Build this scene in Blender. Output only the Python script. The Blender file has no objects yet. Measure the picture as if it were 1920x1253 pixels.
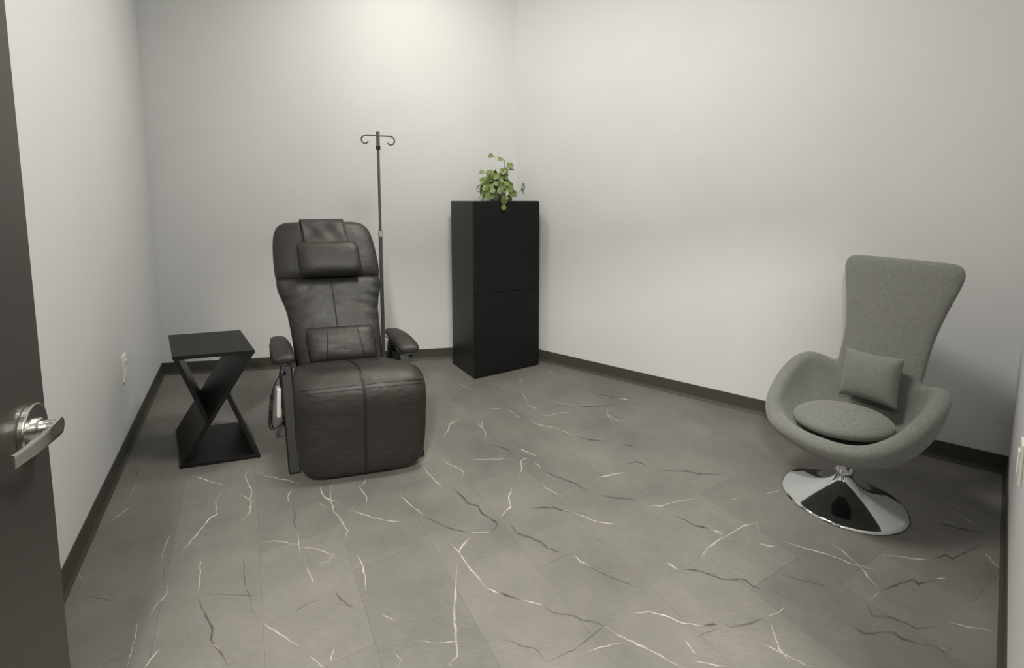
import bpy, bmesh, math, random
from mathutils import Vector, Matrix
random.seed(7)
PI = math.pi
SC = bpy.context.scene
COL = SC.collection

# ------------------------------------------------------------------ camera
FPX, CAMH, PITCH, YHOR = 880.0, 1.4, math.radians(5.5), 372.0
CXP, CYP = 960.0, YHOR + FPX * math.tan(PITCH)
cd = bpy.data.cameras.new('camera'); cam = bpy.data.objects.new('camera', cd); COL.objects.link(cam)
cd.sensor_fit = 'HORIZONTAL'; cd.sensor_width = 36.0; cd.lens = FPX / 1920 * 36
cd.shift_y = -(626.5 - CYP) / 1920
cd.clip_start = 0.02
cam.location = (0, 0, CAMH); cam.rotation_euler = (PI / 2 - PITCH, 0, 0)
SC.camera = cam

# ------------------------------------------------------------------ world, lights, exposure
w = bpy.data.worlds.new('world'); SC.world = w; w.use_nodes = True
w.node_tree.nodes['Background'].inputs[0].default_value = (0.9, 0.95, 1.0, 1)
w.node_tree.nodes['Background'].inputs[1].default_value = 0.05
SC.view_settings.view_transform = 'Standard'; SC.view_settings.look = 'None'
SC.view_settings.gamma = 1.0; SC.view_settings.use_curve_mapping = False
SC.view_settings.exposure = 0.0
LIGHT_BACK = dict(loc=(-0.80, 3.02), power=15, size=0.40)         # small ceiling light close to the back wall
LIGHT_FILL = dict(loc=(0.06, 1.82), power=51, size=0.60)          # added fill panel over mid-room, evens out the wall brightness
LIGHT_HALL = dict(loc=(-0.19, -0.60, 2.50), power=165, size=0.24)  # corridor light outside the doorway

# ------------------------------------------------------------------ pixel -> place
def ray(u, v):
    x = (u - CXP) / FPX; y = -(v - CYP) / FPX
    return Vector((x, math.cos(PITCH) + y * math.sin(PITCH), -math.sin(PITCH) + y * math.cos(PITCH)))
def floor_at(u, v, z=0.0):
    d = ray(u, v); t = (z - CAMH) / d.z
    return Vector((d.x * t, d.y * t, z))
def depth_at(u, v, Y):
    d = ray(u, v); t = Y / d.y
    return Vector((d.x * t, Y, CAMH + d.z * t))
def plane_at(u, v, p, n):
    d = ray(u, v); o = Vector((0, 0, CAMH)); t = (Vector(p) - o).dot(n) / d.dot(n)
    return o + d * t

# ------------------------------------------------------------------ materials
def srgb(r, g, b):
    f = lambda c: (c / 255 / 12.92) if c / 255 <= 0.04045 else ((c / 255 + 0.055) / 1.055) ** 2.4
    return (f(r), f(g), f(b), 1)
def mat(name, col, rough=0.5, metal=0.0, spec=0.5):
    m = bpy.data.materials.new(name); m.use_nodes = True
    b = m.node_tree.nodes['Principled BSDF']
    b.inputs['Base Color'].default_value = col; b.inputs['Roughness'].default_value = rough
    b.inputs['Metallic'].default_value = metal; b.inputs['Specular IOR Level'].default_value = spec
    return m
def node(m, t, **kw):
    n = m.node_tree.nodes.new(t)
    for k, v in kw.items(): setattr(n, k, v)
    return n
def link(m, a, b): m.node_tree.links.new(a, b)
def coords(m, scale=(1, 1, 1), out='Object', rot=(0, 0, 0)):
    tc = node(m, 'ShaderNodeTexCoord'); mp = node(m, 'ShaderNodeMapping')
    mp.inputs['Scale'].default_value = scale; mp.inputs['Rotation'].default_value = rot
    link(m, tc.outputs[out], mp.inputs[0]); return mp.outputs[0]
def noise(m, vec, scale, detail=4, rough=0.5):
    n = node(m, 'ShaderNodeTexNoise'); n.inputs['Scale'].default_value = scale
    n.inputs['Detail'].default_value = detail; n.inputs['Roughness'].default_value = rough
    link(m, vec, n.inputs['Vector']); return n.outputs['Fac']
def ramp(m, fac, stops):
    r = node(m, 'ShaderNodeValToRGB'); e = r.color_ramp.elements
    while len(e) < len(stops): e.new(0.5)
    for k, (p, c) in enumerate(stops): e[k].position = p; e[k].color = c
    link(m, fac, r.inputs[0]); return r.outputs[0]
def bsdf(m): return m.node_tree.nodes['Principled BSDF']
def bump(m, h, strength, dist=0.001, prev=None):
    b = node(m, 'ShaderNodeBump'); b.inputs['Strength'].default_value = strength; b.inputs['Distance'].default_value = dist
    link(m, h, b.inputs['Height'])
    if prev: link(m, prev, b.inputs['Normal'])
    link(m, b.outputs[0], bsdf(m).inputs['Normal']); return b.outputs[0]

def m_wall():
    m = mat('wall_paint', srgb(196, 197, 197), 0.62, 0, 0.3)
    v = coords(m)
    link(m, ramp(m, noise(m, v, 1.4, 3), [(0.3, srgb(205, 205, 206)), (0.7, srgb(209, 209, 210))]), bsdf(m).inputs['Base Color'])
    bump(m, noise(m, v, 210, 3, 0.6), 0.28, 0.002)
    return m
def m_leather():
    m = mat('brown_black_leather', srgb(46, 41, 37), 0.42, 0, 0.5)
    v = coords(m)
    link(m, ramp(m, noise(m, v, 5, 5), [(0.3, srgb(33, 31, 28)), (0.7, srgb(41, 38, 34))]), bsdf(m).inputs['Base Color'])
    link(m, ramp(m, noise(m, v, 9, 3), [(0.3, (0.44,) * 3 + (1,)), (0.75, (0.58,) * 3 + (1,))]), bsdf(m).inputs['Roughness'])
    vo = node(m, 'ShaderNodeTexVoronoi'); vo.inputs['Scale'].default_value = 340; link(m, v, vo.inputs['Vector'])
    b1 = bump(m, vo.outputs['Distance'], 0.12, 0.001)
    b2 = bump(m, noise(m, coords(m, (1, 1, 2.2)), 9, 3), 0.5, 0.012, b1)
    return m
def m_fabric():
    m = mat('grey_woven_fabric', srgb(138, 139, 131), 0.9, 0, 0.15)
    v = coords(m)
    a = noise(m, coords(m, (16, 16, 260)), 4, 2); b = noise(m, coords(m, (260, 260, 16)), 4, 2)
    mx = node(m, 'ShaderNodeMath', operation='ADD'); link(m, a, mx.inputs[0]); link(m, b, mx.inputs[1])
    mh = node(m, 'ShaderNodeMath', operation='MULTIPLY'); link(m, mx.outputs[0], mh.inputs[0]); mh.inputs[1].default_value = 0.5
    link(m, ramp(m, mh.outputs[0], [(0.36, srgb(94, 95, 91)), (0.5, srgb(112, 113, 109)), (0.66, srgb(134, 134, 129))]), bsdf(m).inputs['Base Color'])
    bsdf(m).inputs['Sheen Weight'].default_value = 0.25
    bump(m, mh.outputs[0], 0.5, 0.002)
    return m
def m_tile():
    m = mat('grey_marble_tile', srgb(122, 117, 112), 0.5, 0, 0.4)
    v = coords(m)
    oi = node(m, 'ShaderNodeObjectInfo')
    base = ramp(m, noise(m, v, 2.3, 7, 0.6), [(0.28, srgb(98, 95, 92)), (0.5, srgb(112, 109, 105)), (0.74, srgb(124, 121, 116))])
    streak = ramp(m, noise(m, coords(m, (5, 26, 5), rot=(0, 0, 0.5)), 5, 4, 0.65), [(0.44, (0.93, 0.93, 0.93, 1)), (0.6, (1.02, 1.02, 1.02, 1))])
    mul = node(m, 'ShaderNodeMix', data_type='RGBA', blend_type='MULTIPLY'); mul.inputs[0].default_value = 1
    link(m, base, mul.inputs[6]); link(m, streak, mul.inputs[7])
    tone = node(m, 'ShaderNodeMapRange'); tone.inputs[3].default_value = 0.93; tone.inputs[4].default_value = 1.06
    link(m, oi.outputs['Random'], tone.inputs[0])
    hs = node(m, 'ShaderNodeHueSaturation'); link(m, tone.outputs[0], hs.inputs['Value']); link(m, mul.outputs[2], hs.inputs['Color'])
    link(m, hs.outputs[0], bsdf(m).inputs['Base Color'])
    bump(m, noise(m, v, 160, 3), 0.06, 0.001)
    return m
def m_vein(name, col, amount):
    m = mat(name, col, 0.5, 0, 0.4); nt = m.node_tree
    at = node(m, 'ShaderNodeAttribute', attribute_name='soft')
    n = ramp(m, noise(m, coords(m), 26, 4), [(0.32, (0.35,) * 3 + (1,)), (0.6, (1, 1, 1, 1))])
    mu = node(m, 'ShaderNodeMath', operation='MULTIPLY'); link(m, at.outputs['Fac'], mu.inputs[0]); link(m, n, mu.inputs[1])
    m2 = node(m, 'ShaderNodeMath', operation='MULTIPLY'); link(m, mu.outputs[0], m2.inputs[0]); m2.inputs[1].default_value = amount
    link(m, m2.outputs[0], bsdf(m).inputs['Alpha'])
    return m
def m_black_wood(name, a, b, rough, scale=(60, 60, 3)):
    m = mat(name, a, rough, 0, 0.3)
    n = noise(m, coords(m, scale), 3, 4, 0.6)
    link(m, ramp(m, n, [(0.35, a), (0.7, b)]), bsdf(m).inputs['Base Color']); bump(m, n, 0.08, 0.001)
    return m
def m_door():
    m = mat('dark_taupe_door_laminate', srgb(66, 60, 56), 0.42, 0, 0.4)
    n = noise(m, coords(m, (60, 60, 4)), 3, 4)
    link(m, ramp(m, n, [(0.3, srgb(64, 59, 56)), (0.7, srgb(68, 63, 60))]), bsdf(m).inputs['Base Color'])
    return m
def m_leaf(name, c1, c2):
    m = mat(name, c1, 0.42, 0, 0.4)
    oi = node(m, 'ShaderNodeObjectInfo')
    r = ramp(m, oi.outputs['Random'], [(0.0, c1), (1.0, c2)])
    hs = node(m, 'ShaderNodeMix', data_type='RGBA'); link(m, noise(m, coords(m), 40, 2), hs.inputs[0])
    link(m, r, hs.inputs[6]); hs.inputs[7].default_value = c1
    link(m, hs.outputs[2], bsdf(m).inputs['Base Color'])
    return m
def m_emit(name, col, s):
    m = mat(name, (0.9, 0.9, 0.88, 1), 0.5)
    bsdf(m).inputs['Emission Color'].default_value = col; bsdf(m).inputs['Emission Strength'].default_value = s
    return m
M = dict(
    wall=m_wall(), leather=m_leather(), fabric=m_fabric(), tile=m_tile(), door=m_door(),
    vein_w=m_vein('white_vein', srgb(208, 203, 195), 0.85), vein_d=m_vein('dark_vein', srgb(74, 69, 65), 0.68),
    base=mat('dark_olive_grey_rubber', srgb(66, 65, 58), 0.55, 0, 0.3),
    black_front=m_black_wood('black_woodgrain_front', srgb(10, 10, 11), srgb(17, 17, 18), 0.6, (4, 4, 90)),
    black_side=m_black_wood('black_satin_side', srgb(27, 27, 28), srgb(31, 31, 32), 0.36),
    table=m_black_wood('black_table_laminate', srgb(18, 18, 18), srgb(23, 23, 22), 0.45, (40, 40, 6)),
    frame=mat('black_lacquered_wood', srgb(15, 15, 16), 0.5, 0, 0.3),
    chrome=mat('chrome', (0.66, 0.67, 0.68, 1), 0.05, 1.0),
    nickel=mat('satin_nickel', (0.62, 0.60, 0.57, 1), 0.24, 1.0),
    pole=mat('grey_metal', srgb(88, 88, 88), 0.5, 0.2), pole_dark=mat('black_plastic', srgb(26, 26, 27), 0.45),
    silver=mat('silver_collar', srgb(190, 188, 182), 0.4, 0.2),
    white=mat('white_plastic', srgb(226, 224, 216), 0.4), handset=mat('pale_grey_plastic', srgb(206, 206, 202), 0.4),
    cord=mat('black_cord', srgb(20, 20, 21), 0.5), ceil=mat('ceiling_white', srgb(222, 222, 218), 0.8),
    slot=mat('dark_slot', srgb(40, 40, 40), 0.6), sub=mat('subfloor', srgb(70, 67, 64), 0.8),
    leaf=m_leaf('green_leaf', srgb(92, 112, 58), srgb(148, 162, 98)), stem=mat('plant_stem', srgb(74, 88, 48), 0.6),
    pot=mat('grey_green_pot', srgb(150, 153, 136), 0.35), soil=mat('potting_soil', srgb(48, 38, 30), 0.95),
    stitch=mat('leather_seam', srgb(30, 27, 24), 0.5), lamp=m_emit('lamp_diffuser', (1.0, 0.96, 0.88, 1), 12.0),
)

# ------------------------------------------------------------------ object helpers
def tag(o, label=None, cat=None, group=None, kind=None):
    if label: o['label'] = label
    if cat: o['category'] = cat
    if group: o['group'] = group
    if kind: o['kind'] = kind
    return o
def empty(name, loc, label, cat, group=None):
    o = bpy.data.objects.new(name, None); COL.objects.link(o); o.location = loc; o.empty_display_size = 0.1
    return tag(o, label, cat, group)
def mesh_obj(name, verts, faces, material, parent=None, smooth=False):
    me = bpy.data.meshes.new(name); me.from_pydata([tuple(v) for v in verts], [], faces); me.update()
    bm = bmesh.new(); bm.from_mesh(me); bmesh.ops.recalc_face_normals(bm, faces=bm.faces); bm.to_mesh(me); bm.free()
    me.materials.append(material)
    if smooth and len(faces) < 6000:
        bm = bmesh.new(); bm.from_mesh(me)
        for e in bm.edges:
            if len(e.link_faces) == 2 and e.calc_face_angle(0) > math.radians(52): e.smooth = False
        bm.to_mesh(me); bm.free()
    if smooth:
        for p in me.polygons: p.use_smooth = True
    o = bpy.data.objects.new(name, me); COL.objects.link(o)
    if parent: o.parent = parent
    return o
def bevel(o, wdt=0.003, seg=2):
    b = o.modifiers.new('bevel', 'BEVEL'); b.width = wdt; b.segments = seg; b.limit_method = 'ANGLE'; b.angle_limit = math.radians(40)
    return o
def subsurf(o, n=1):
    s = o.modifiers.new('sub', 'SUBSURF'); s.levels = n; s.render_levels = n
    for p in o.data.polygons: p.use_smooth = True
    return o
BOXF = [(0, 1, 2, 3), (4, 7, 6, 5), (0, 4, 5, 1), (1, 5, 6, 2), (2, 6, 7, 3), (3, 7, 4, 0)]
ID = lambda x, y, z: Vector((x, y, z))
def frame_fn(ex, ey, o=(0, 0, 0)):
    ex = Vector(ex); ey = Vector(ey); o = Vector(o)
    return lambda x, y, z: o + ex * x + ey * y + Vector((0, 0, z))
def box(x0, x1, y0, y1, z0, z1, T=ID):
    return [T(x0, y0, z0), T(x1, y0, z0), T(x1, y1, z0), T(x0, y1, z0), T(x0, y0, z1), T(x1, y0, z1), T(x1, y1, z1), T(x0, y1, z1)], list(BOXF)
def prism(poly, z0, z1):
    n = len(poly)
    v = [Vector((p[0], p[1], z0)) for p in poly] + [Vector((p[0], p[1], z1)) for p in poly]
    return v, [tuple(range(n))[::-1], tuple(range(n, 2 * n))] + [(i, (i + 1) % n, n + (i + 1) % n, n + i) for i in range(n)]
def merge(*parts):
    V, Fc = [], []
    for v, f in parts:
        k = len(V); V += list(v); Fc += [tuple(i + k for i in q) for q in f]
    return V, Fc
def tube(pts, r, n=10, closed=False):
    pts = [Vector(p) for p in pts]; V, Fc = [], []; m = len(pts)
    up = Vector((0, 0, 1)); prevn = None
    for i, p in enumerate(pts):
        if closed: t = pts[(i + 1) % m] - pts[i - 1]
        else: t = pts[min(i + 1, m - 1)] - pts[max(i - 1, 0)]
        t.normalize()
        if prevn is None:
            a = t.cross(up)
            if a.length < 0.05: a = t.cross(Vector((1, 0, 0)))
        else: a = prevn - t * prevn.dot(t)
        a.normalize(); b = t.cross(a); prevn = a
        rr = r[i] if isinstance(r, (list, tuple)) else r
        for k in range(n):
            q = 2 * PI * k / n; V.append(p + a * (rr * math.cos(q)) + b * (rr * math.sin(q)))
    for i in range(m if closed else m - 1):
        for k in range(n):
            j = (i + 1) % m; Fc.append((i * n + k, i * n + (k + 1) % n, j * n + (k + 1) % n, j * n + k))
    if not closed: Fc += [tuple(range(n))[::-1], tuple(range((m - 1) * n, m * n))]
    return V, Fc
def lathe(prof, n=48, c=(0, 0, 0), axis=None):
    V, Fc = [], []; c = Vector(c)
    A = Vector(axis).normalized() if axis else Vector((0, 0, 1))
    X = A.cross(Vector((0, 0, 1)))
    if X.length < 0.01: X = Vector((1, 0, 0))
    X.normalize(); Y = A.cross(X)
    for r, z in prof:
        for k in range(n):
            q = 2 * PI * k / n; V.append(c + X * (r * math.cos(q)) + Y * (r * math.sin(q)) + A * z)
    for i in range(len(prof) - 1):
        for k in range(n): Fc.append((i * n + k, i * n + (k + 1) % n, (i + 1) * n + (k + 1) % n, (i + 1) * n + k))
    Fc += [tuple(range(n)), tuple(range((len(prof) - 1) * n, len(prof) * n))]
    return V, Fc
def smooth_path(pts, per=8):
    out = []; n = len(pts)
    P = [Vector(p) for p in pts]
    for i in range(n - 1):
        p0, p1, p2, p3 = P[max(i - 1, 0)], P[i], P[i + 1], P[min(i + 2, n - 1)]
        for k in range(per):
            t = k / per
            out.append(0.5 * ((2 * p1) + (p2 - p0) * t + (2 * p0 - 5 * p1 + 4 * p2 - p3) * t * t + (3 * p1 - p0 - 3 * p2 + p3) * t ** 3))
    out.append(P[-1]); return out
def interp(tab, t):
    for (a, va), (b, vb) in zip(tab, tab[1:]):
        if t <= b:
            k = (t - a) / (b - a) if b > a else 0
            k = max(0, min(1, k))
            if isinstance(va, (tuple, list)): return tuple(x + (y - x) * k for x, y in zip(va, vb))
            return va + (vb - va) * k
    return tab[-1][1]
def loft(path, T, n=32, e=4.0):
    """path: list of (y, z, ny, nz, a, b): centre in the side plane, outward normal, half width, half thickness."""
    V, Fc = [], []; m = len(path)
    for (y, z, ny, nz, a, b) in path:
        L = math.hypot(ny, nz); ny /= L; nz /= L
        for k in range(n):
            q = 2 * PI * k / n; cx, sy = math.cos(q), math.sin(q)
            r = (abs(cx) ** e + abs(sy) ** e) ** (-1 / e)
            lx, ln = a * r * cx, b * r * sy
            V.append(T(lx, y + ny * ln, z + nz * ln))
    for i in range(m - 1):
        for k in range(n): Fc.append((i * n + k, i * n + (k + 1) % n, (i + 1) * n + (k + 1) % n, (i + 1) * n + k))
    Fc += [tuple(range(n))[::-1], tuple(range((m - 1) * n, m * n))]
    return V, Fc
def dense(path, per=4):
    v = [tuple(p) for p in path]; out = []
    n = len(v)
    for i in range(n - 1):
        p0, p1, p2, p3 = v[max(i - 1, 0)], v[i], v[i + 1], v[min(i + 2, n - 1)]
        for k in range(per):
            t = k / per
            out.append(tuple(0.5 * (2 * b + (c - a) * t + (2 * a - 5 * b + 4 * c - d) * t * t + (3 * b - a - 3 * c + d) * t ** 3) for a, b, c, d in zip(p0, p1, p2, p3)))
    out.append(v[-1]); return out
def pillow(wx, wz, th, n=18, e=2.4, pinch=0.06):
    """soft cushion in the XZ plane, thickness along Y"""
    V, Fc = [], []; idx = {}
    for side in (-1, 1):
        for i in range(n + 1):
            for j in range(n + 1):
                u, v = 2 * i / n - 1, 2 * j / n - 1
                edge = (i in (0, n) or j in (0, n))
                if side == 1 and edge: idx[(side, i, j)] = idx[(-1, i, j)]; continue
                h = (max(0, 1 - abs(u) ** e) * max(0, 1 - abs(v) ** e)) ** 0.5
                px = u * (1 - pinch * (1 - v * v) * abs(u)); pz = v * (1 - pinch * (1 - u * u) * abs(v))
                idx[(side, i, j)] = len(V); V.append(Vector((px * wx / 2, side * th / 2 * h, pz * wz / 2)))
    for side in (-1, 1):
        for i in range(n):
            for j in range(n):
                q = (idx[(side, i, j)], idx[(side, i + 1, j)], idx[(side, i + 1, j + 1)], idx[(side, i, j + 1)])
                Fc.append(q if side == -1 else q[::-1])
    return V, Fc

# ------------------------------------------------------------------ the room
LB = floor_at(305, 703); BR = floor_at(968, 665); RF = floor_at(1888, 890); LN = floor_at(131, 1090)
U2 = lambda a, b: (Vector((b[0] - a[0], b[1] - a[1], 0))).normalized()
dirL = U2(LB, LN)                                   # along the left wall, towards the doorway
HING = Vector((-0.57, 0.16, 0)); JAMB_Y = None
F0 = Vector((0, -0.115, 0)); dirF = U2(F0, RF)
JR = F0 + dirF * 0.385                              # right jamb of the doorway
t = (HING.y - LN.y) / dirL.y; LF = LN + dirL * t    # left wall meets the stub beside the hinge
ROOM = [LF, HING, JR, RF, BR, LB]                   # counter-clockwise plan of the room
CEIL = 3.5
HEAD = 2.25
def wall_seg(name, a, b, z0, z1, th=0.12, out=None, parent=None, ext=0.0):
    d = U2(a, b); n = Vector((d.y, -d.x, 0))         # outward for a counter-clockwise plan
    a = Vector(a) - d * ext; b = Vector(b) + d * ext
    P = [a, b, b + n * th, a + n * th]
    v, f = prism([(p.x, p.y) for p in P], z0, z1)
    o = mesh_obj(name, v, f, M['wall'], parent)
    if not parent: tag(o, kind='structure')
    return o
tag(wall_seg('wall_left', LB, LF, 0, CEIL, ext=0.10), 'pale grey painted wall with outlet behind open door', 'wall')
tag(wall_seg('wall_back', BR, LB, 0, CEIL), 'pale grey painted wall behind the recliner', 'wall')
tag(wall_seg('wall_right', RF, BR, 0, CEIL), 'pale grey painted wall behind the egg chair', 'wall')
tag(wall_seg('wall_front', JR, RF, 0, CEIL), 'sliver of grey wall at right edge with outlet plate', 'wall')
wh = wall_seg('wall_header', HING, JR, HEAD, CEIL); tag(wh, 'painted wall above the doorway', 'wall')
tag(wall_seg('wall_stub', LF, HING, 0, CEIL), 'narrow wall between door hinge and left wall', 'wall')
ext = [LF + Vector((-0.6, -0.2, 0)), Vector((-1.6, -1.6, 0)), Vector((1.6, -1.6, 0)), RF + Vector((0.3, -0.2, 0)), BR + Vector((0.1, 0.25, 0)), LB + Vector((-0.25, 0.2, 0))]
v, f = prism([(p.x, p.y) for p in ext], -0.12, -0.0012)
FLOOR = tag(mesh_obj('floor', v, f, M['sub']), 'grey marble-look tiled floor with white and dark veins', 'floor', kind='structure')
v, f = prism([(p.x, p.y) for p in ext], CEIL, CEIL + 0.1)
tag(mesh_obj('ceiling', v, f, M['ceil']), 'white ceiling above the room', 'ceiling', kind='structure')

# floor tiles, laid along the left wall, each clipped to the room
def clip(poly, region):
    for i in range(len(region)):
        a, b = region[i], region[(i + 1) % len(region)]
        out = []
        side = lambda p: (b.x - a.x) * (p.y - a.y) - (b.y - a.y) * (p.x - a.x)
        for k in range(len(poly)):
            p, q = poly[k], poly[(k + 1) % len(poly)]; sp, sq = side(p), side(q)
            if sp >= 0: out.append(p)
            if sp * sq < 0: out.append(p + (q - p) * (sp / (sp - sq)))
        poly = out
        if len(poly) < 3: return []
    return poly
hull = [Vector((-1.25, -0.3, 0)), Vector((0.6, -0.3, 0)), RF + Vector((0.02, -0.02, 0)), BR + Vector((0, 0.02, 0)), LB + Vector((-0.02, 0.01, 0))]
tx = Vector((-dirL.y, dirL.x, 0)); ty = -dirL
if tx.x < 0: tx = -tx
TW, TL = 0.305, 0.61
org = floor_at(487, 1038)
for i in range(-14, 16):
    for j in range(-10, 10):
        off = (0.0, 0.34, 0.15)[i % 3]
        g = 0.0003
        x0, x1, y0, y1 = i * TW + g, (i + 1) * TW - g, j * TL + off + g, (j + 1) * TL + off - g
        poly = [org + tx * x0 + ty * y0, org + tx * x1 + ty * y0, org + tx * x1 + ty * y1, org + tx * x0 + ty * y1]
        a = sum(poly[k].x * poly[(k + 1) % 4].y - poly[k].y * poly[(k + 1) % 4].x for k in range(4))
        if a < 0: poly.reverse()
        c = clip(poly, hull)
        if len(c) < 3: continue
        ar = abs(sum(c[k].x * c[(k + 1) % len(c)].y - c[k].y * c[(k + 1) % len(c)].x for k in range(len(c)))) / 2
        if ar < 0.0015: continue
        v, f = prism([(p.x, p.y) for p in c], -0.0012, random.uniform(-0.0002, 0.0))
        mesh_obj('tile', v, f, M['tile'], FLOOR)

# veins printed across the tiles
def zc(k, pts):
    ox, oy, s = {1: (100, 850, 2.909), 2: (700, 850, 2.909), 3: (1260, 900, 2.909), 4: (780, 620, 4.474)}[k]
    return [(ox + x / s, oy + y / s) for x, y in pts], s
VW = {1: [(2,[(455,150),(440,200),(420,230),(395,262)]),(3,[(425,290),(370,330),(312,376)]),(2,[(762,122),(870,160),(945,178)]),
 (4,[(1075,90),(1045,118),(1062,165),(1083,205),(1075,260),(1080,270),(1072,325),(1035,360),(1030,380)]),(2,[(1020,225),(1065,250),(1105,268)]),
 (2,[(1108,100),(1180,130),(1290,150),(1360,180)]),(5,[(920,215),(885,265),(895,330),(858,350),(770,460),(682,555)]),(4,[(645,432),(610,500),(595,550),(585,610)]),
 (4,[(603,705),(628,745),(610,780),(560,830),(515,900)]),(4,[(803,555),(800,690),(790,770)]),(3,[(865,1030),(910,1080)]),(3,[(463,910),(440,1030),(403,1172)]),
 (8,[(580,1065),(545,1110),(497,1172)]),(4,[(1300,195),(1278,235),(1290,275)]),(4,[(1335,430),(1338,500),(1350,555)]),(3,[(1125,488),(1205,478),(1340,500)]),
 (3,[(1340,512),(1430,520),(1525,555),(1500,590),(1440,603)]),(10,[(1368,565),(1368,600)]),(8,[(1380,620),(1405,670),(1420,715)]),
 (5,[(1535,165),(1510,190),(1512,245),(1525,290),(1530,320),(1575,375),(1608,425),(1575,480)]),(5,[(1460,175),(1465,220),(1480,240),(1555,270)]),
 (4,[(1440,270),(1495,295)]),(5,[(1710,125),(1697,165),(1668,180),(1710,240),(1703,300)]),(3,[(1610,305),(1735,352),(1920,382)]),
 (7,[(1655,550),(1690,620),(1703,700),(1705,755)]),(6,[(1140,915),(1200,965),(1335,1052)]),(4,[(1395,1102),(1478,1172)]),(2,[(1530,1060),(1505,1165)]),
 (4,[(1790,882),(1870,915)]),(4,[(1865,1090),(1900,1130),(1880,1165)]),(1.5,[(125,650),(175,710)])],
 2: [(3,[(265,70),(320,130),(378,192)]),(4,[(370,25),(420,65),(470,85),(493,105),(480,150)]),(3,[(510,35),(600,36),(745,30)]),(4,[(150,230),(205,285),(280,345)]),
 (4,[(530,432),(645,435)]),(7,[(685,355),(750,295),(738,235),(765,180)]),(3,[(795,130),(810,85),(805,40),(850,30)]),(7,[(1100,560),(1130,595),(1175,612)]),
 (4,[(880,50),(915,82)]),(3,[(1480,290),(1560,290),(1650,265),(1760,245)]),(4,[(920,155),(945,195),(1015,225)]),(4,[(1075,322),(1150,345),(1220,375),(1335,388)]),
 (4,[(1220,135),(1280,122),(1380,105)]),(5,[(1585,320),(1605,332)]),(4,[(1830,410),(1915,445)]),(2,[(1920,445),(1830,510),(1790,560),(1790,600)]),
 (5,[(1490,460),(1518,472)]),(5,[(1600,592),(1640,622),(1670,640)]),(7,[(527,455),(475,520),(458,570)]),
 (12,[(460,600),(452,700),(440,880),(450,1010),(458,1110),(410,1150),(440,1172)]),(6,[(415,478),(465,540),(520,620),(620,738)]),(6,[(620,738),(690,765)]),
 (3,[(805,800),(930,828)]),(6,[(1260,942),(1330,990),(1480,1060),(1600,1125),(1690,1172)]),(6,[(1420,872),(1490,866),(1590,885),(1680,925),(1800,942)]),
 (5,[(1697,1015),(1730,1060),(1765,1105)]),(2,[(1160,1085),(1280,1050),(1370,1030)]),(2,[(210,1022),(340,1037),(525,1022)]),(3,[(45,882),(130,918)])],
 3: [(2,[(310,110),(360,97)]),(3,[(490,80),(595,57)]),(3,[(205,265),(270,300),(340,320)]),(3,[(155,440),(190,370),(300,305),(390,250),(460,232),(478,290)]),
 (8,[(405,330),(430,340)]),(5,[(470,348),(565,365)]),(3,[(590,335),(720,370),(860,410),(1000,465),(1130,500)]),(5,[(865,342),(950,405),(1020,465),(1080,540),(1125,595)]),
 (3,[(1475,150),(1545,180),(1680,255)]),(5,[(1135,412),(1220,415),(1320,432),(1410,435)]),(4,[(1700,395),(1760,460),(1795,488)]),(5,[(620,690),(580,725),(515,750)]),
 (6,[(540,780),(565,870),(600,940),(645,1000)]),(5,[(475,883),(560,925),(650,970),(770,1027)]),(6,[(1135,610),(1070,660)]),(5,[(1430,540),(1495,537)]),
 (3,[(1460,770),(1590,795),(1710,820),(1780,845)]),(5,[(120,985),(200,1005),(290,1018)])],
 4: [(2,[(340,440),(410,470),(490,505)]),(5,[(870,390),(885,435),(845,460)]),(6,[(885,485),(900,540),(940,605)]),(5,[(915,610),(1000,650),(1020,675)]),
 (4,[(575,660),(645,658),(740,658)]),(6,[(765,655),(825,695)]),(5,[(825,700),(880,740)]),(4,[(940,755),(1040,790),(1200,830),(1350,890)]),
 (7,[(355,750),(280,790),(275,830),(230,890)]),(8,[(510,775),(560,820),(585,860),(580,912)]),(4,[(545,740),(560,820)]),(6,[(1610,650),(1600,700),(1660,790)]),
 (4,[(1610,705),(1700,760),(1790,760)]),(3,[(1040,715),(1130,710),(1200,690),(1310,680)]),(2,[(1140,590),(1290,620),(1350,630)]),(3,[(1370,430),(1410,420)]),
 (3,[(1690,570),(1850,590)]),(3,[(1100,320),(1160,375)]),(4,[(270,560),(290,580)]),(5,[(425,985),(440,1035)]),(7,[(870,990),(960,1030),(1015,1055)]),
 (4,[(885,1085),(890,1120),(930,1120)]),(3,[(200,1035),(250,1035)])]}
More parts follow.
